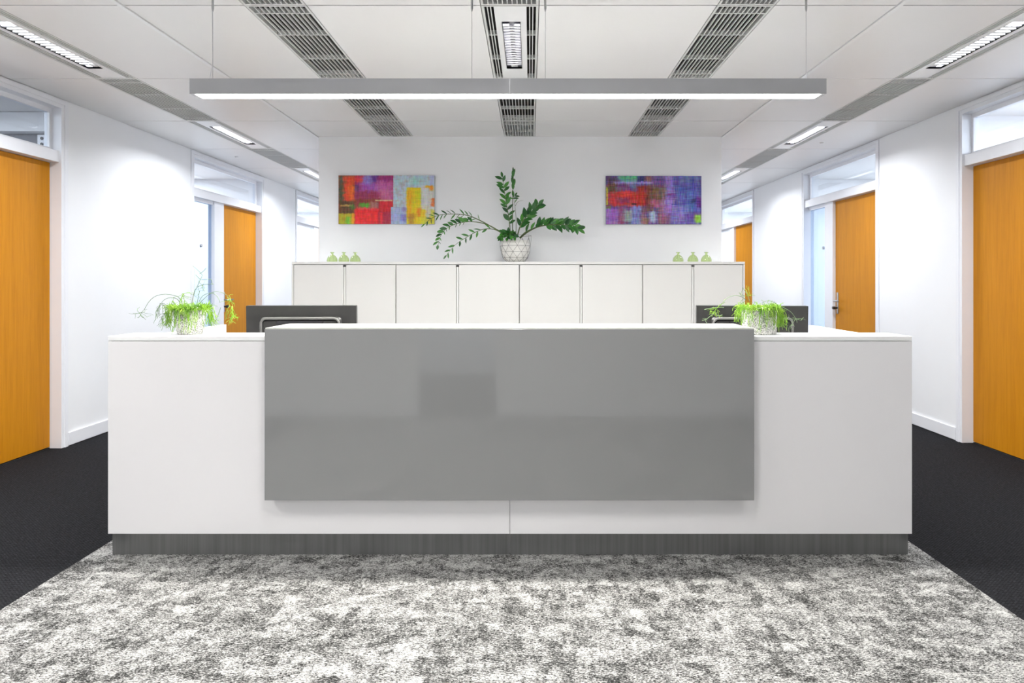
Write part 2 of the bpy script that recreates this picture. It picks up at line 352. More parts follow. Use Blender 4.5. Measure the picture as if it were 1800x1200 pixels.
def luminaire(x0, x1, y0, y1, label, group, lit, power, color, spread=155):
    W, L = x1-x0, y1-y0-0.004; t = thing('ceiling_luminaire', label, 'ceiling light', (x0, y0+0.002, ZC), 0, group)
    bobj('luminaire_frame', flange(0, W, L), M['slat'], t)
    c0, c1 = W/2-0.083, W/2+0.083; t0, t1 = W/2-0.048, W/2+0.048; a, b = 0.21, L-0.21
    bobj('cover_plate', [(c0, t0, 0.014, L-0.014, 0.001, 0.012), (t1, c1, 0.014, L-0.014, 0.001, 0.012), (t0, t1, 0.014, a, 0.001, 0.012), (t0, t1, b, L-0.014, 0.001, 0.012)], M['panel'], t)
    for (q0, q1) in ((0.012, c0), (c1, W-0.012)):
        st = (q1-q0)/3
        for i in (1, 2): bobj('slat', [(q0+st*i-0.0026, q0+st*i+0.0026, 0.014, L-0.014, 0.001, 0.012)], M['slat'], t)
        for q in (0.4, 0.8): bobj('cross_bar', [(q0, q1, q-0.005, q+0.005, 0.0005, 0.026)], M['slat'], t)
    bobj('trough', [(t0-0.003, t0, a, b, 0.001, 0.06), (t1, t1+0.003, a, b, 0.001, 0.06), (t0, t1, a-0.003, a, 0.001, 0.06), (t0, t1, b, b+0.003, 0.001, 0.06), (t0-0.003, t1+0.003, a-0.003, b+0.003, 0.06, 0.064)], M['alu'], t)
    bobj('lamp_holder', [(W/2-0.02, W/2+0.02, a, a+0.03, 0.014, 0.05), (W/2-0.02, W/2+0.02, b-0.03, b, 0.014, 0.05)], M['panel'], t)
    bm = bmesh.new(); tube(bm, [(W/2, a+0.03, 0.038), (W/2, b-0.03, 0.038)], 0.013 if not lit else 0.018, 12); obj('lamp_tube', bm, M['tube'] if lit else M['tube_off'], t, True)
    src = None; n = 16
    for i in range(n):
        yy = a+0.075+(b-a-0.15)*i/(n-1)
        if src is None:
            bm = bmesh.new()
            v = [bm.verts.new(q) for q in ((t0, -0.009, 0.003), (t1, -0.009, 0.003), (t1, 0.009, 0.003), (t0, 0.009, 0.003), (t0, 0, 0.02), (t1, 0, 0.02), (W/2, -0.006, 0.006), (W/2, 0.006, 0.006))]
            for f in ((0, 1, 5, 4), (3, 2, 5, 4), (0, 6, 1), (3, 7, 2)): bm.faces.new([v[j] for j in f])
            src = obj('louvre_blade', bm, M['alu'] if not lit else M['panel'], t); src.location = (0, yy, 0)
        else: link_copy(src, (0, yy, 0), t)
    if power: area_light('lamp_light', (W/2, L/2, -0.002), 0.09, b-a, power, color, spread, parent=t)  # the unlit centre luminaire also gets one, added as fill
    return t
LG = (-2.976, -2.690); RG = (2.488, 2.764)
gi = 'slatted air grilles in the ceiling'; gl = 'recessed ceiling lights along the corridors'
for (a, b, w_) in ((-1.432, -1.124, 'left'), (0.940, 1.225, 'right')):
    grille(a, b, 2.1, 3.3, 'short end of white slatted grille at the top edge, %s of the centre strip' % w_, gi)
    grille(a, b, 3.3, 4.5, 'white slatted air grille just above the hanging lamp, %s of the centre strip' % w_, gi)
    grille(a, b, 4.5, 5.7, 'white slatted air grille passing below the hanging lamp on its %s half' % w_, gi)
    grille(a, b, 5.7, YB-0.003, 'short slatted air grille touching the back wall above the %s painting' % w_, gi)
grille(-0.246, 0.042, 2.1, 3.3, 'centre slatted grille at the top edge, above the dark central luminaire', gi)
grille(-0.246, 0.042, 4.5, 5.7, 'centre slatted grille just below the middle of the hanging lamp', gi)
grille(-0.246, 0.042, 5.7, YB-0.003, 'short centre slatted grille touching the back wall above the plant', gi)
luminaire(-0.246, 0.042, 3.3, 4.5, 'unlit recessed luminaire with louvre blades in the centre of the ceiling', None, False, 6, COOL, 175)  # tube is off; its area light is added to brighten the upper back wall
luminaire(-0.246, 0.042, 0.9, 2.1, 'recessed ceiling light overhead in front of the desk', None, True, LAMP_FRONT, NEUTRAL, 150)
for (g_, w_) in ((LG, 'left'), (RG, 'right')):
    if w_ == 'right': grille(*g_, 2.1, 3.3, 'corner of a slatted grille at the far top right of the photo', gi)
    luminaire(*g_, 0.9, 2.1, 'lit recessed light over the %s aisle in front of the desk' % w_, gl, True, LAMP_FRONT*(1.7 if w_ == 'left' else 0.55), NEUTRAL, 150)
    luminaire(*g_, 3.3, 4.5, 'largest lit recessed ceiling light in the %s corridor, nearest the viewer' % w_, gl, True, LAMP_W, COOL)
    grille(*g_, 4.5, 5.7, 'large slatted grille between first and second light of the %s corridor' % w_, gi)
    luminaire(*g_, 5.7, 6.9, 'second lit recessed ceiling light in the %s corridor' % w_, gl, True, LAMP_W, COOL)
    grille(*g_, 6.9, 8.1, 'slatted grille between second and third light of the %s corridor' % w_, gi)
    luminaire(*g_, 8.1, 9.3, 'farthest lit recessed ceiling light in the %s corridor, cut by the back wall' % w_, gl, True, LAMP_W, COOL)
    luminaire(*g_, 10.5, 11.7, 'hidden recessed light at the far end of the %s corridor' % w_, gl, True, LAMP_W, COOL)

# ------------------------------------------------------------ reception desk
desk = thing('reception_desk', 'long white reception desk with raised glossy grey front panel on metal plinth', 'reception desk', (0, 3.05, 0))
def dk(name, bs, m, bev=0.0): return bobj(name, [(q[0], q[1], q[2]-3.05, q[3]-3.05, q[4], q[5]) for q in bs], m, desk, bev)
DL, DR, SX = -1.942, 1.756, -0.094
dk('front_panel', [(DL, SX-0.001, 3.027, 3.047, 0.113, 0.9985)], M['desk'], 0.0012)
dk('front_panel', [(SX+0.001, DR, 3.027, 3.047, 0.113, 0.9985)], M['desk'], 0.0012)
dk('counter_top', [(DL, -1.200, 3.027, 3.24, 1.001, 1.0215)], M['desktop'], 0.0015)
dk('counter_top', [(1.012, DR, 3.027, 3.24, 1.001, 1.0215)], M['desktop'], 0.0015)
dk('wing_back_panel', [(DL+0.02, -1.2, 3.22, 3.238, 0.72, 1.0), (1.012, DR-0.02, 3.22, 3.238, 0.72, 1.0)], M['desk'])
dk('raised_body', [(-1.196, 1.009, 3.048, 3.262, 0.90, 1.048)], M['desk'])
g1 = dk('grey_front_panel', [(-1.199, 1.0113, 2.970, 3.026, 0.286, 1.0585)], M['gloss'], 0.0012); g1['label'] = 'glossy mid-grey panel'
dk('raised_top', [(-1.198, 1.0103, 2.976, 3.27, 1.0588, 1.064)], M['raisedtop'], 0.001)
dk('raised_top_support', [(-1.198, 1.0103, 3.028, 3.27, 1.0485, 1.0583)], M['desktop'])
dk('side_panel', [(DL, DL+0.022, 3.048, 4.16, 0.113, 0.9995)], M['desk'], 0.001)
dk('side_panel', [(DR-0.022, DR, 3.048, 4.10, 0.113, 0.9995)], M['desk'], 0.001)
dk('plinth', [(DL, SX-0.0008, 3.06, 3.075, 0.0045, 0.1125)], M['plinth'])
dk('plinth', [(SX+0.0008, DR, 3.06, 3.075, 0.0045, 0.1125)], M['plinth'])
dk('plinth', [(DL+0.006, DL+0.018, 3.076, 4.08, 0.0045, 0.1125), (DR-0.018, DR-0.006, 3.076, 4.08, 0.0045, 0.1125)], M['plinth'])
dk('worktop', [(DL+0.023, DR-0.023, 3.05, 4.05, 0.715, 0.74)], M['desk'], 0.001)
for x in (DL+0.4, SX, DR-0.4): dk('support_panel', [(x-0.01, x+0.01, 3.08, 3.8, 0.0045, 0.714)], M['desk'])

# ------------------------------------------------------------ monitors
def rrect(bm, x0, x1, z0, z1, yf, yb, rad, inset=0.0, seg=6):
    def ring(ins, y):
        r = max(rad-ins*0.5, 0.001); out = []
        for cx, cz, a0 in ((x1-ins-r, z1-ins-r, 0), (x0+ins+r, z1-ins-r, 90), (x0+ins+r, z0+ins+r, 180), (x1-ins-r, z0+ins+r, 270)):
            for k in range(seg+1):
                a = math.radians(a0+90*k/seg); out.append(bm.verts.new((cx+r*math.cos(a), y, cz+r*math.sin(a))))
        return out
    A, B = ring(0, yb), ring(inset, yf); n = len(A)
    for k in range(n): bm.faces.new((A[k], A[(k+1) % n], B[(k+1) % n], B[k]))
    bm.faces.new(A[::-1]); bm.faces.new(B)
def monitor(x, y, rz, tilt, label):
    t = thing('monitor', label, 'monitor', (x, y, 0.742), rz, 'monitors behind the desk')
    bm = bmesh.new(); rrect(bm, -0.306, 0.306, 0.035, 0.395, -0.016, 0.014, 0.004); rrect(bm, -0.225, 0.225, 0.08, 0.333, -0.040, -0.0155, 0.022, 0.022)
    o = obj('housing', bm, M['black'], t); o.rotation_euler = (tilt, 0, 0)
    bm = bmesh.new(); tube(bm, [(-0.215, -0.040, 0.17), (-0.215, -0.040, 0.305), (-0.205, -0.040, 0.321), (-0.19, -0.040, 0.326), (0.19, -0.040, 0.326), (0.205, -0.040, 0.321), (0.215, -0.040, 0.305), (0.215, -0.040, 0.17)], 0.008, 8)
    o = obj('raised_rim', bm, M['rim'], t, True); o.rotation_euler = (tilt, 0, 0)
    bm = bmesh.new(); rrect(bm, -0.13, 0.13, 0.285, 0.312, -0.043, -0.040, 0.009)
    o = obj('vent_slot', bm, M['screen'], t); o.rotation_euler = (tilt, 0, 0)
    bm = bmesh.new(); box(bm, -0.298, 0.298, 0.0142, 0.016, 0.045, 0.387); o = obj('screen', bm, M['screen'], t); o.rotation_euler = (tilt, 0, 0)
    bobj('stand_neck', [(-0.03, 0.03, -0.075, -0.042, 0.01, 0.24)], M['black'], t, 0.004)
    bobj('stand_base', [(-0.12, 0.12, -0.10, 0.09, 0, 0.012)], M['black'], t, 0.003)
M['rim'] = tinted('satin_black', (0.10, 0.10, 0.095), 0.05, 9, 0.25)
monitor(-1.285, 3.72, math.radians(1.5), math.radians(2), 'black monitor seen from behind at the left end of the desk')
monitor(1.245, 3.72, math.radians(-4), math.radians(3), 'black monitor seen from behind, right of the desk behind the planter')

# ------------------------------------------------------------ cabinets
CY0, CY1, CT = 5.85, 6.30, 1.442
cx = [(517-VX)/197.8, (696.6-VX)/197.8, (913-VX)/197.8, (1129-VX)/197.8, (1305-VX)/197.8]
tag(bobj('cabinet_top_board', [(cx[0]-0.017, cx[-1]+0.017, CY0-0.0195, CY1, CT-0.023, CT)], M['cab'], bev=0.0015), 'thin white board running along the tops of the filing cabinets', 'board')
names = ['filing cabinet at the left end of the row, under three glass bottles', 'wide white filing cabinet second from left behind the left monitor', 'wide white filing cabinet under the potted plant, second from right', 'filing cabinet at the right end of the row, behind the right planter']
for i in range(4):
    a, b = cx[i]+0.002, cx[i+1]-0.002; mid = (a+b)/2; ca = thing('filing_cabinet', 'white two-door '+names[i].replace('white ', ''), 'cabinet', (mid, CY0, 0), 0, 'filing cabinets along the back wall')
    hw = (b-a)/2
    el = 0.012
    bobj('carcass', [(-hw-(0.018 if i == 0 else 0), -hw-(0.002 if i == 0 else -0.012), -0.0195 if i == 0 else 0.0, CY1-CY0, 0.005, CT-0.024), (hw+(0.002 if i == 3 else -0.012), hw+(0.018 if i == 3 else 0), -0.0195 if i == 3 else 0.0, CY1-CY0, 0.005, CT-0.024), (-hw+0.012, hw-0.012, CY1-CY0-0.012, CY1-CY0, 0.005, CT-0.024), (-hw+0.012, hw-0.012, 0.021, CY1-CY0-0.012, 0.005, 0.08), (-hw+0.012, hw-0.012, 0.021, CY1-CY0-0.012, CT-0.04, CT-0.024)], M['cab'], ca)
    for sgn in (-1, 1):
        x0, x1 = (-hw+0.002, -0.012) if sgn < 0 else (0.012, hw-0.002)
        if i == 0 and sgn < 0: pass
        d = bobj('door', [(x0, x1, -0.0195, -0.001, 0.08, CT-0.028)], M['cab'], ca, 0.0015)
    h = bobj('handle_strip', [(-0.0085, 0.0085, -0.015, -0.001, 0.09, CT-0.045)], M['cab'], ca)
    k = bobj('lock', [(-0.014, 0.014, -0.024, -0.0155, CT-0.0430, CT-0.034)], M['black'], ca, 0.002)
    k['label'] = 'small black lock slot'
    bobj('kick_board', [(-hw+0.013, hw-0.013, 0.005, 0.02, 0.005, 0.078)], M['cab'], ca)

# ------------------------------------------------------------ pendant lamp
PY0, PY1, PB, PT = 3.11, 3.20, 2.159, 2.232
PX0, PX1, PS = -1.610, 1.400, -0.097
pl = thing('pendant_lamp', 'long grey linear pendant lamp hanging on cables above the desk', 'pendant lamp', (0, 3.155, PB))
def pp(q): return (q[0], q[1], q[2]-3.155, q[3]-3.155, q[4]-PB, q[5]-PB)
for (a, b) in ((PX0, PS-0.0002), (PS+0.0002, PX1)):
    bobj('housing', [pp(q) for q in ((a, b, PY0, PY0+0.004, PB, PT), (a, b, PY1-0.004, PY1, PB, PT), (a, b, PY0+0.004, PY1-0.004, PT-0.004, PT))], M['pend'], pl, 0.0003)
    bobj('diffuser', [pp((a+0.022, b-0.006, PY0+0.006, PY1-0.006, PB+0.004, PB+0.01))] if a == PX0 else [pp((a+0.006, b-0.022, PY0+0.006, PY1-0.006, PB+0.004, PB+0.01))], M['glow'], pl)
    area_light('pendant_light', ((a+b)/2, 0, -0.002), abs(b-a)-0.04, 0.07, PENDANT_W, WARM, 180, parent=pl)
bobj('end_cap', [pp((PX0, PX0+0.02, PY0+0.004, PY1-0.004, PB+0.001, PT-0.004))], M['pend'], pl)
bobj('end_cap', [pp((PX1-0.02, PX1, PY0+0.004, PY1-0.004, PB+0.001, PT-0.004))], M['pend'], pl)
for px in (366, 828, 959, 1424):
    X = (px-VX)/372.0; bm = bmesh.new(); tube(bm, [(X, 0, PT-PB), (X, 0, ZC-PB-0.001)], 0.0011, 6); cb = obj('cable', bm, M['steel'], pl)
    bm = bmesh.new(); lathe(bm, [(0, 2.565-PB), (0.003, 2.567-PB), (0.0055, 2.58-PB), (0.0055, ZC-PB-0.001), (0, ZC-PB-0.001)], 12, (X, 0, 0)); obj('cable_gripper', bm, M['steel'], cb, True)
    bm = bmesh.new(); lathe(bm, [(0.0, 0.008), (0.003, 0.008), (0.005, 0.0)], 10, (X, 0, PT-PB)); obj('cable_socket', bm, M['steel'], cb, True)
bm = bmesh.new(); X = (366-VX)/372.0
tube(bm, [(X-0.02, 0.01, PT-PB), (X-0.017, 0.01, 0.10), (X-0.004, 0.006, 0.16), (X-0.003, 0.004, 0.22), (X-0.004, 0.004, 0.36), (X-0.006, 0.004, ZC-PB-0.001)], 0.0016, 6)
wcab = obj('power_cord', bm, M['panel'], pl, True); wcab['label'] = 'thin white power cord'

# ------------------------------------------------------------ paintings
def painting(name, label, cx_, cz, W, Hh, patches, seed, streak, parent_label=None):
    nx, ny = 200, 100; rs = np.random.RandomState(seed)
    u, v = np.meshgrid((np.arange(nx)+0.5)/nx, (np.arange(ny)+0.5)/ny)  # v downwards
    def smooth_noise(sx, sy):
        g = rs.rand(int(ny/sy)+3, int(nx/sx)+3); yy = v*ny/sy; xx = u*nx/sx
        i, j = yy.astype(int), xx.astype(int); fy, fx = yy-i, xx-j; fy = fy*fy*(3-2*fy); fx = fx*fx*(3-2*fx)
        return (g[i, j]*(1-fy)*(1-fx)+g[i+1, j]*fy*(1-fx)+g[i, j+1]*(1-fy)*fx+g[i+1, j+1]*fy*fx)
    img = np.zeros((ny, nx, 3)); img[:] = np.array(patches[0])/255.0
    du = (smooth_noise(5, 3)-0.5)*0.035; dv = (smooth_noise(3, 6)-0.5)*0.06
    for (x0, y0, x1, y1, c, soft, op) in patches[1:]:
        e = max(soft, 0.004)
        sg = lambda t: 1/(1+np.exp(-np.clip(t/e*4, -40, 40)))
        a = sg(u+du*min(1, soft*20)-x0)*sg(x1-u-du*min(1, soft*20))*sg(v+dv*min(1, soft*20)-y0)*sg(y1-v-dv*min(1, soft*20))*op
        a = a*np.clip(0.75+0.5*(smooth_noise(4, 4)), 0, 1)
        img = img*(1-a[..., None])+np.array(c)/255.0*a[..., None]
    for k in range(3):
        img[..., k] += (smooth_noise(2, 14)-0.5)*streak[0]+(smooth_noise(16, 1.5)-0.5)*streak[1]+(rs.rand(ny, nx)-0.5)*0.06
    br = (smooth_noise(1.5, 9)-0.5)*streak[0]+(smooth_noise(12, 1.3)-0.5)*streak[1]; img += br[..., None]
    img = np.clip(img, 0.01, 1)**2.2
    t = thing(name, label, 'painting', (cx_, YB-0.002, cz))
    bobj('canvas_body', [(-W/2, W/2, -0.022, 0, -Hh/2, Hh/2)], M['canvas'], t)
    vs = [(-W/2+W*i/nx, -0.0222, Hh/2-Hh*j/ny) for j in range(ny+1) for i in range(nx+1)]
    fs = [(j*(nx+1)+i, (j+1)*(nx+1)+i, (j+1)*(nx+1)+i+1, j*(nx+1)+i+1) for j in range(ny) for i in range(nx)]
    me = bpy.data.meshes.new('painted_surface'); me.from_pydata(vs, [], fs); ca = me.color_attributes.new('paint', 'FLOAT_COLOR', 'CORNER')
    col = np.ones((ny*nx, 4)); col[:, :3] = img.reshape(-1, 3); ca.data.foreach_set('color', np.repeat(col, 4, axis=0).ravel().astype(np.float32))
    me.materials.append(M['paint']); o = bpy.data.objects.new('painted_surface', me); C.objects.link(o); o.parent = t
M['canvas'] = tinted('canvas_edge', (0.25, 0.27, 0.3), 0.1, 10, 0.7)
m = M['paint'] = mat('paint', (1, 1, 1), 0.45); at = nd(m, 'ShaderNodeVertexColor'); at.layer_name = 'paint'; lk(m, at.outputs[0], base(m)); bump(m, noise(m, coords(m), 90, 3), 0.15)
P1 = [(175, 80, 60),
 (0, 0, .10, .55, (38, 82, 66), .05, 1), (.05, .0, .17, .55, (235, 75, 45), .05, .95), (.11, .2, .165, .5, (240, 120, 30), .04, .9), (0, .52, .17, .8, (92, 70, 40), .03, 1), (.02, .60, .15, .64, (215, 165, 90), .02, .8), (.12, .6, .17, .7, (60, 120, 50), .03, .8),
 (0, .78, .17, 1, (175, 165, 30), .01, 1), (.14, .78, .17, 1, (240, 150, 20), .02, .9), (.08, .85, .12, 1, (90, 185, 60), .03, .9),
 (.17, 0, .57, .5, (165, 60, 110), .004, 1), (.17, 0, .26, .14, (230, 60, 55), .04, .9), (.25, 0, .36, .2, (140, 140, 215), .04, .9), (.34, 0, .42, .14, (95, 55, 150), .04, .9), (.42, 0, .57, .12, (150, 45, 120), .04, .9), (.24, .16, .42, .33, (160, 85, 185), .05, .95), (.40, .12, .57, .36, (195, 100, 165), .05, .9), (.17, .35, .42, .5, (150, 55, 85), .05, .9), (.43, .3, .57, .5, (200, 120, 150), .05, .8), (.165, .18, .21, .32, (90, 70, 110), .03, .8),
 (.17, .48, .44, .66, (135, 60, 55), .03, 1), (.22, .57, .32, .66, (85, 165, 45), .03, 1), (.33, .55, .41, .75, (165, 115, 105), .04, .9), (.25, .67, .30, .72, (240, 130, 70), .02, .9), (.38, .5, .56, .525, (210, 190, 140), .01, .9),
 (.17, .68, .43, 1, (232, 40, 45), .02, 1), (.42, .53, .56, .80, (205, 35, 50), .01, 1), (.42, .74, .56, 1, (170, 40, 70), .02, 1), (.43, .76, .46, 1, (225, 50, 60), .01, .9), (.20, .66, .4, .70, (220, 90, 90), .03, .6),
 (.57, 0, 1, 1, (178, 200, 215), .004, 1), (.545, .65, .74, 1, (160, 175, 215), .004, 1), (.66, .66, .72, .74, (140, 135, 185), .02, .9), (.65, .8, .72, .95, (125, 120, 195), .03, .9), (.75, .02, .85, .2, (160, 205, 205), .04, .8), (.95, 0, 1, .2, (175, 190, 220), .02, .9),
 (.71, .25, .86, 1, (222, 200, 20), .008, 1), (.715, .3, .76, .85, (228, 160, 25), .03, .9), (.80, .3, .86, .5, (200, 205, 30), .04, .8), (.82, .66, .91, .84, (238, 120, 25), .03, 1), (.72, .78, .80, .9, (190, 130, 40), .03, .8), (.85, .6, .91, 1, (225, 205, 30), .02, .9), (.73, .85, .78, 1, (160, 110, 50), .02, .7),
 (.86, .22, 1, .7, (205, 205, 205), .02, .9), (.9, .21, .98, .26, (235, 175, 30), .02, 1), (.95, .22, .985, .31, (235, 135, 20), .02, .9), (.965, .47, 1, .64, (230, 105, 50), .02, 1), (.95, .7, 1, 1, (200, 195, 60), .02, .9), (.9, .85, 1, 1, (215, 195, 40), .03, .8), (.91, .62, .95, .85, (205, 200, 170), .02, .8)]
P2 = [(105, 80, 140),
 (0, 0, .12, .15, (80, 60, 80), .05, .9), (.13, 0, .34, .08, (95, 190, 130), .03, 1), (.15, .08, .33, .13, (105, 180, 160), .03, .9), (.34, 0, .42, .12, (40, 45, 100), .02, 1), (.41, 0, .48, .12, (150, 95, 85), .03, .9), (.08, .12, .5, .17, (165, 155, 220), .02, .9), (0, .16, .12, .35, (105, 75, 50), .04, .9), (.12, .17, .3, .28, (120, 70, 110), .03, .8), (.25, .17, .34, .26, (110, 125, 190), .03, .9),
 (.02, .33, .42, .62, (200, 50, 50), .05, 1), (.33, .2, .42, .62, (180, 45, 30), .04, 1), (.42, .2, .47, .6, (120, 45, 30), .03, .9), (.12, .45, .25, .56, (130, 45, 95), .04, .9), (.17, .3, .28, .45, (225, 60, 55), .03, .7),
 (.46, .2, .63, .5, (130, 85, 60), .05, .95), (.55, .2, .63, .45, (115, 100, 95), .04, .7), (.50, .1, .60, .2, (130, 95, 160), .03, .8), (.47, .5, .58, .65, (205, 95, 120), .04, .9), (.55, .5, .65, 1, (150, 90, 105), .04, .9), (.62, .0, .72, .38, (155, 130, 200), .04, .95), (.60, .44, .72, .8, (165, 130, 205), .05, .9), (.65, .36, .76, .40, (120, 50, 110), .015, .9), (.69, .58, .76, .60, (60, 35, 110), .008, .9),
 (.72, 0, 1, .75, (90, 95, 180), .06, .95), (.78, 0, .98, .15, (95, 120, 165), .04, .7), (.85, .3, .95, .7, (80, 105, 185), .05, .8), (.9, .47, .94, .57, (45, 40, 90), .03, .9), (.95, .45, 1, .65, (95, 45, 130), .02, .9), (.7, .62, .85, 1, (135, 130, 205), .06, .9), (.82, .75, 1, 1, (100, 90, 165), .05, .8), (.93, .8, 1, .97, (150, 205, 70), .025, 1),
 (0, .68, .13, 1, (160, 105, 190), .02, 1), (.03, .88, .13, .93, (120, 75, 165), .02, .8), (.13, .65, .2, 1, (145, 75, 115), .03, .9), (.19, .7, .28, .95, (150, 165, 160), .03, .9), (.27, .63, .37, 1, (130, 140, 205), .04, .9), (.37, .65, .42, 1, (140, 85, 110), .03, .9), (.42, .6, .5, .73, (120, 75, 70), .03, .9), (.46, .73, .53, .96, (165, 185, 205), .03, 1), (.37, .88, .45, 1, (140, 105, 70), .03, .8), (.27, .57, .32, .6, (45, 15, 40), .01, .9),
 (.005, .24, .02, .6, (205, 200, 50), .008, 1), (0, .63, .05, .68, (120, 130, 60), .02, .9)]
kp = F/(YB-0.024)
painting('abstract_painting', 'colourful abstract painting with red and yellow blocks on the left of the back wall', (679.5-VX)/kp, H+(HY-351)/kp, 169/kp, 85.5/kp, P1, 3, (0.07, 0.05))
painting('abstract_painting', 'purple, blue and red streaked abstract painting on the right of the back wall', (1149-VX)/kp, H+(HY-351.5)/kp, 168/kp, 85/kp, P2, 5, (0.13, 0.11))

# ------------------------------------------------------------ glass bottles
def bottle(x, y, label, z0=CT, sc_=1.0):
    t = thing('glass_bottle', label, 'bottle', (x, y, z0+0.0005), 0, 'small green glass bottles on the cabinets')
    bm = bmesh.new(); lathe(bm, [(0, 0.004), (0.042, 0.0), (0.047, 0.004), (0.048, 0.02), (0.043, 0.038), (0.03, 0.055), (0.016, 0.066), (0.0105, 0.072), (0.0105, 0.080), (0.017, 0.088), (0.019, 0.091), (0.015, 0.090), (0.008, 0.080), (0.008, 0.072), (0.014, 0.063), (0.028, 0.052), (0.04, 0.036), (0.044, 0.02), (0.042, 0.007), (0, 0.009)], 28)
    o = obj('bottle_body', bm, M['green_glass'], t, True)
    bm = bmesh.new(); lathe(bm, [(0.0185, 0.0885), (0.0195, 0.091), (0.017, 0.0925), (0.015, 0.091)], 24); obj('bottle_lip', bm, M['green_rim'], t, True)
    bm = bmesh.new()
    for k in range(8):
        a = 2*math.pi*k/8; pts = [((r+0.0005)*math.cos(a), (r+0.0005)*math.sin(a), z) for r, z in ((0.047, 0.006), (0.048, 0.02), (0.043, 0.038), (0.03, 0.055), (0.016, 0.066))]; tube(bm, pts, 0.0012, 5)
    obj('glass_rib', bm, M['green_rim'], t, True)
    t.scale = (sc_,)*3
M['green_rim'] = tinted('green_glass_rib', (0.50, 0.60, 0.36), 0.1, 30, 0.15)
kb = F/6.02
lb = ['leftmost pale green glass bottle of the three left of the red painting', 'middle green glass bottle of the left trio on the cabinet', 'right green glass bottle of the left trio on the cabinet']
rb = ['leftmost and darkest green bottle of the trio under the purple painting', 'middle green bottle of the trio at the right end of the cabinets', 'green bottle nearest the right end of the cabinets']
for px, l in zip((584, 604.5, 623), lb): bottle((px-VX)/kb, 6.02+(0.03 if px == 623 else 0), l)
for px, l in zip((1192, 1218, 1241.5), rb): bottle((px-VX)/kb, 6.02, l)

# ------------------------------------------------------------ big potted plant
PYc = 6.06; kq = F/PYc
def P(px, py, dy=0.0):      # measured point on the plane of the plant, with its own depth offset
    Y = PYc+dy; return Vector(((px-VX)*Y/F, Y, H+(HY-py)*Y/F))
root = P(906, 460); root.z = CT+0.0005
plant = thing('potted_plant', 'tall dark green plant with arching fronds in a white wire-caged pot', 'potted plant', root)
def loc(v): return v-root
ph = 0.235
bm = bmesh.new(); lathe(bm, [(0, 0.0), (0.078, 0.0), (0.105, 0.03), (0.128, 0.09), (0.134, 0.155), (0.130, 0.20), (0.124, 0.20), (0.124, 0.175), (0, 0.175)], 48)
obj('pot', bm, M['pot'], plant, True)
bm = bmesh.new(); lathe(bm, [(0.122, 0.176), (0.10, 0.186), (0, 0.188)], 32); obj('soil', bm, M['soil'], plant, True)
prof = [(0.085, 0.004), (0.116, 0.042), (0.134, 0.095), (0.142, 0.150), (0.146, 0.225), (0.141, 0.285)]
bm = bmesh.new(); N = 11
def ringpt(i, k):
    r, z = prof[i]; a = 2*math.pi*(k+(i % 2)*0.5)/N; return (r*math.cos(a), r*math.sin(a), z)
for i in range(5):
    for k in range(N):
        if i < 4: tube(bm, [ringpt(i, k), ringpt(i, k+1)], 0.0013, 4)
        if i < 4:
            tube(bm, [ringpt(i, k), ringpt(i+1, k)], 0.0011, 4); tube(bm, [ringpt(i, k), ringpt(i+1, k-1 if i % 2 == 0 else k+1)], 0.0011, 4)
    if i == 4:
        r, z = 0.146, 0.245
        for k in range(N):
            a, b = 2*math.pi*k/N, 2*math.pi*(k+1)/N; tube(bm, [(r*math.cos(a), r*math.sin(a), z), (r*math.cos(b), r*math.sin(b), z)], 0.0014, 4)
            r0, z0 = prof[4]; tube(bm, [(r0*math.cos(a), r0*math.sin(a), z0), (r*math.cos(a), r*math.sin(a), z)], 0.0011, 4)
obj('wire_cage', bm, M['wire'], plant)
def leaf_mesh(L, W):
    bm = bmesh.new(); rows_ = []
    for i, (t_, w_) in enumerate(((0, 0.06), (0.15, 0.55), (0.35, 0.95), (0.55, 1.0), (0.75, 0.75), (0.9, 0.35), (1.0, 0.02))):
        x = t_*L; z = -0.10*L*t_*t_; hw = W/2*w_
        rows_.append([bm.verts.new((x, -hw, z+hw*0.35)), bm.verts.new((x, 0, z)), bm.verts.new((x, hw, z+hw*0.35))])
    for a, b in zip(rows_, rows_[1:]):
        for k in range(2): bm.faces.new((a[k], a[k+1], b[k+1], b[k]))
    return bm
leaf_src = {}
def add_leaf(parent, p, d, up, L, W):
    key = (round(L/0.006), round(W/0.004))
    if key not in leaf_src:
        o = obj('leaf', leaf_mesh(key[0]*0.006, key[1]*0.004), M['leaf'], parent, True); leaf_src[key] = o
    else:
        o = leaf_src[key].copy(); C.objects.link(o); o.parent = parent
    x = d.normalized(); y = up.cross(x)
    if y.length < 1e-3: y = x.orthogonal()
    y.normalize(); z = x.cross(y)
    o.matrix_local = Matrix(((x.x, y.x, z.x, p.x), (x.y, y.y, z.y, p.y), (x.z, y.z, z.z, p.z), (0, 0, 0, 1)))
def resample(pts, n):
    d = [0]
    for a, b in zip(pts, pts[1:]): d.append(d[-1]+(b-a).length)
    out = []
    for i in range(n):
        t_ = d[-1]*i/(n-1); j = 0
        while j < len(d)-2 and d[j+1] < t_: j += 1
        f = (t_-d[j])/max(d[j+1]-d[j], 1e-9); 
        p0, p1, p2, p3 = pts[max(j-1, 0)], pts[j], pts[j+1], pts[min(j+2, len(pts)-1)]
        out.append(0.5*((2*p1)+(p2-p0)*f+(2*p0-5*p1+4*p2-p3)*f*f+(3*p1-p0-3*p2+p3)*f*f*f))
    return out
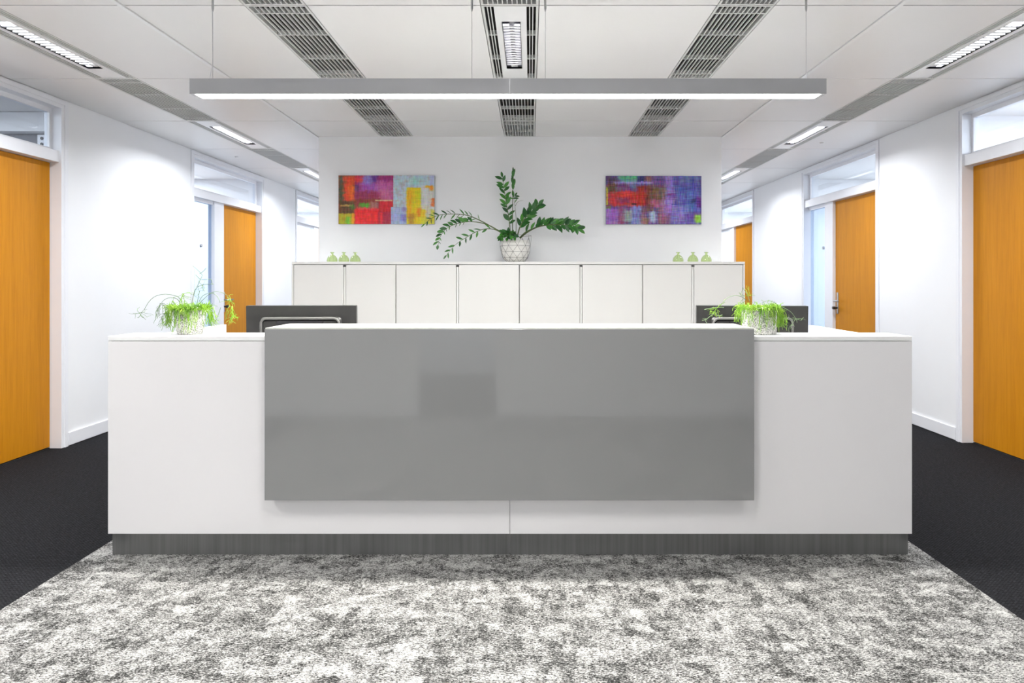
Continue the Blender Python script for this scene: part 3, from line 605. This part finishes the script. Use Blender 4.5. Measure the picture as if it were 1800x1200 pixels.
def frond(px, dy1, r0, nleaf, L, W, start=0.3, both=True, bias=0.0, face=0.0, dy0=0.0, tipleaf=True, jit=0.25, spread=1.0):
    n = len(px); pts = [loc(P(x, y, dy0+(dy1-dy0)*i/(n-1))) for i, (x, y) in enumerate(px)]
    pts = resample(pts, 22); bm = bmesh.new(); tube(bm, pts, r0, 7, r0*0.3)
    st = obj('frond', bm, M['stem'], plant, True)
    for k in range(nleaf):
        t_ = start+(1-start)*(k+0.5)/nleaf; i = min(int(t_*21), 20); p = pts[i]; tg = (pts[i+1]-pts[i]).normalized()
        side_ = 1 if k % 2 else -1
        if not both: side_ = bias
        nrm = Vector((-tg.z, 0, tg.x)) * side_
        d = tg*0.75+nrm*0.75*spread+Vector((R.uniform(-jit, jit), R.uniform(-0.5, 0.3), R.uniform(-jit, jit)))
        up = Vector((R.uniform(-.5, .5), -1.0 + face, R.uniform(0.0, 0.8)))
        s_ = 1.0-0.25*abs(t_-0.55)
        if p.z+d.normalized().z*L*1.3 < 0.008: d.z = abs(d.z)*0.3
        add_leaf(st, p, d, up, 1.25*L*s_*R.uniform(.85, 1.1), 1.08*W*s_*R.uniform(.85, 1.1))
    if tipleaf: add_leaf(st, pts[-1], (pts[-1]-pts[-2]), Vector((0.2, -1, .3)), L*0.9, W*0.8)
frond([(888, 413), (867, 400), (843, 387), (820, 378), (790, 376), (772, 378), (758, 384), (747, 393)], -0.10, 0.006, 20, 0.056, 0.014, 0.35, jit=0.2, face=0.6)
frond([(886, 411), (860, 396), (837, 390), (817, 390), (797, 395), (782, 404), (773, 418), (770, 430)], -0.06, 0.0055, 12, 0.056, 0.030, 0.42, both=False, bias=-1, jit=0.15)
frond([(886, 411), (860, 396), (837, 390), (817, 390), (797, 395), (782, 404), (773, 418), (770, 430)], -0.06, 0.003, 8, 0.03, 0.010, 0.5, both=False, bias=1, jit=0.15, face=.5, tipleaf=False)
frond([(888, 414), (872, 404), (855, 402), (840, 406), (820, 417), (803, 428), (793, 438), (785, 448)], -0.14, 0.0045, 14, 0.055, 0.019, 0.25, jit=0.25, face=.3)
frond([(897, 412), (895, 387), (891, 363), (887, 338), (883, 312)], 0.03, 0.005, 20, 0.066, 0.031, 0.18, jit=0.35)
frond([(901, 413), (901, 380), (901, 347), (902, 325), (902, 303)], 0.05, 0.0045, 9, 0.062, 0.020, 0.70, jit=0.08, spread=.22)
frond([(901, 350), (903, 347), (905, 344)], 0.05, 0.002, 3, 0.055, 0.022, 0.1, jit=0.2, spread=1.2, dy0=.03)
frond([(907, 412), (907, 380), (904, 355), (902, 345)], 0.02, 0.003, 2, 0.04, 0.012, 0.75, face=.4)
frond([(906, 362), (909, 356), (914, 353), (920, 352)], 0.02, 0.0018, 0, 0.04, 0.012, tipleaf=False, dy0=0.02)
frond([(909, 416), (915, 396), (925, 381), (936, 370), (946, 360)], -0.05, 0.0065, 15, 0.080, 0.040, 0.25, jit=0.2, spread=.8)
frond([(914, 418), (928, 407), (947, 398), (970, 395), (990, 395), (1006, 396), (1018, 403)], -0.10, 0.0085, 22, 0.074, 0.038, 0.33, both=False, bias=1, jit=0.3)
frond([(914, 418), (928, 407), (947, 398), (970, 395), (990, 395), (1006, 396), (1016, 402)], -0.12, 0.005, 14, 0.064, 0.033, 0.5, both=False, bias=-1, jit=0.3)
frond([(914, 418), (924, 408), (936, 402), (946, 399)], -0.12, 0.008, 3, 0.075, 0.032, 0.3, both=False, bias=1, jit=0.1, tipleaf=False)
for q in range(3):
    frond([(898, 418), (894+q*4, 411), (886+q*8, 410), (880+q*12, 417)], -0.10-0.03*q, 0.004, 12, 0.052, 0.03, 0.1, jit=0.5, spread=1)

# ------------------------------------------------------------ hanging planters
def strand(bm, p, d, n, L, r, grav, curl=0.35, branch=0.25, depth=0, rs=R, pot=None):
    pts = [p.copy()]; d = d.normalized()
    for i in range(n):
        d = (d+Vector((rs.gauss(0, curl), rs.gauss(0, curl), rs.gauss(0, curl)-grav))).normalized(); p = p+d*L
        if pot is not None and p.z < pot[2]:
            q = Vector((p.x, p.y)); rr = pot[0]+(pot[1]-pot[0])*max(p.z, 0)/pot[2]+0.004
            if q.length < rr: q = q.normalized()*rr; p = Vector((q.x, q.y, p.z))
            if p.z < (0.05 if pot[3] and p.x < -0.074 else 0.006): break
        pts.append(p.copy())
        if depth < 2 and rs.random() < branch:
            strand(bm, p, d+Vector((rs.gauss(0, .7), rs.gauss(0, .7), rs.gauss(0, .5))), max(2, n//3), L, r*0.9, grav, curl, branch*0.5, depth+1, rs, pot)
    if len(pts) > 1: tube(bm, pts, r, 4, r*0.7, cap=False)
def planter(x, y, rb_, rt, h, label, seed, bias):
    t = thing('hanging_cactus_planter', label, 'potted plant', (x, y, 1.0220), 0, 'lime green plants on the counter')
    bm = bmesh.new(); lathe(bm, [(0, 0), (rb_*0.96, 0), (rb_, 0.003), (rt, h-0.003), (rt*0.98, h), (rt*0.9, h), (rt*0.88, h-0.02), (0, h-0.02)], 40)
    obj('pot', bm, M['concrete'], t, True)
    rs = random.Random(seed); bm = bmesh.new()
    for k in range(330):
        a = rs.uniform(0, 2*math.pi); rr = rt*math.sqrt(rs.random())*0.86; p = Vector((rr*math.cos(a), rr*math.sin(a), h-0.012))
        out = Vector((math.cos(a)+bias, math.sin(a)-0.1, 0)); strand(bm, p, out*rs.uniform(.0, .5)*(rr/rt)+Vector((0, 0, rs.uniform(.8, 1.3))), rs.randint(2, 5), 0.0085, 0.0013, 0.12, 0.3, 0.3, 0, rs, (rb_, rt, h, bias > 0))
    fo = obj('upright_growth', bm, M['lime'], t); fo['kind'] = 'stuff'
    bm = bmesh.new()
    for k in range(95):
        a = rs.uniform(0, 2*math.pi) if rs.random() < .5 else rs.gauss(-math.pi/2+bias*1.6, 0.8); p = Vector((rt*0.92*math.cos(a), rt*0.92*math.sin(a), h+0.002))
        strand(bm, p, Vector((math.cos(a)*.2, math.sin(a)*.2, 0.25)), rs.randint(4, 12), 0.009, 0.0011, 0.7, 0.30, 0.28, 0, rs, (rb_, rt, h, bias > 0))
    fo = obj('trailing_growth', bm, M['lime'], t); fo['kind'] = 'stuff'
    return t
def twigs(t, y, paths, clusters, seed, m_='palestem', cm='palestem', r=0.0015):
    rs = random.Random(seed); k = F/y; o = Vector(t.location)
    def W(px, py, dy): yy = y+dy; return Vector(((px-VX)*yy/F, yy, H+(HY-py)*yy/F))-o
    for pth in paths:
        dy = rs.uniform(-.03, .03); pts = resample([W(a, b, dy*i/len(pth)) for i, (a, b) in enumerate(pth)], 14); bm = bmesh.new(); tube(bm, pts, r, 5, r*0.8); obj('long_stem', bm, M[m_], t, True)
    for (px, py, n, ln, grav, rr, mt) in clusters:
        bm = bmesh.new(); c = W(px, py, 0)
        for q in range(n):
            strand(bm, c+Vector((rs.gauss(0, .004), rs.gauss(0, .004), 0)), Vector((rs.gauss(0, 1), rs.gauss(0, .6), rs.gauss(0, .8)-grav*2)), ln, 0.011, rr, grav, 0.28, 0.35, 0, rs)
        for v in bm.verts:
            if v.co.x+o.x < 1.0113 and v.co.z+o.z < 1.068 and o.x > 0: v.co.z = 1.068-o.z
        ob = obj('twig_cluster', bm, M[mt], t); ob['kind'] = 'stuff'
t1 = planter((334-VX)*3.165/F, 3.165, 0.056, 0.077, 0.123, 'lime green trailing plant in a tapered speckled pot on the left counter', 11, -0.05)
twigs(t1, 3.165, [
  [(322, 540), (316, 524), (306, 519), (290, 517), (274, 520), (262, 530), (253, 545)],
  [(320, 540), (312, 526), (300, 523), (290, 526), (284, 532)],
  [(337, 535), (341, 515), (346, 505), (352, 491), (356, 484), (348, 475), (339, 467)],
  [(354, 491), (362, 491), (371, 491), (373, 500)], [(351, 481), (358, 476), (362, 471)], [(346, 505), (355, 501), (369, 499), (376, 499)], [(355, 501), (359, 512)], [(352, 491), (344, 483)],
  [(347, 532), (349, 520), (351, 511)],
  [(350, 530), (356, 520), (368, 515), (378, 517), (384, 524), (387, 532)],
  [(352, 532), (364, 520), (376, 513), (390, 514), (400, 520), (407, 530)],
  [(388, 540), (383, 555), (379, 565)]],
 [(247, 550, 9, 3, .1, .0011, 'palestem'), (282, 533, 7, 6, .45, .0011, 'palestem'), (292, 550, 8, 5, .4, .0012, 'palestem'), (300, 562, 8, 3, .3, .0012, 'lime'), (322, 516, 9, 4, .2, .0010, 'lime'),
  (346, 507, 4, 2, .0, .0009, 'palestem'), (355, 500, 5, 2, .0, .0009, 'palestem'), (405, 528, 7, 3, .1, .0011, 'lime'), (408, 538, 9, 5, .5, .0012, 'lime'), (409, 556, 9, 3, .1, .0012, 'lime'), (372, 548, 12, 4, .4, .0012, 'lime'), (377, 563, 7, 2, .2, .0012, 'lime')], 5)
t2 = planter((1334.5-VX)*3.155/F, 3.155, 0.078, 0.081, 0.123, 'lime green trailing plant in a straight speckled pot on the right counter', 23, 0.12)
twigs(t2, 3.155, [
  [(1312, 528), (1303, 521), (1290, 519.5), (1278, 524), (1268, 534)], [(1340, 532), (1350, 528), (1360, 531), (1368, 536)], [(1362, 536), (1376, 540), (1390, 548), (1399, 560)], [(1318, 530), (1313, 517), (1305, 505)],
  [(1258, 548), (1248, 556), (1240, 562), (1234, 563)], [(1262, 540), (1252, 541), (1238, 544)], [(1262, 540), (1272, 540)], [(1258, 548), (1262, 555), (1270, 553)]],
 [(1260, 541, 7, 3, .1, .0014, 'lime'), (1259, 550, 6, 2, .0, .0014, 'lime'), (1242, 560, 5, 1, .2, .0014, 'palestem'), (1298, 540, 6, 2, .1, .0013, 'lime'), (1315, 520, 8, 3, -.2, .0009, 'lime'),
  (1376, 545, 14, 6, .5, .0013, 'lime'), (1368, 552, 14, 5, .5, .0013, 'lime'), (1372, 560, 10, 3, .4, .0013, 'lime'), (1400, 560, 7, 2, .1, .0013, 'palestem'), (1392, 570, 6, 2, .3, .0013, 'palestem')], 9)
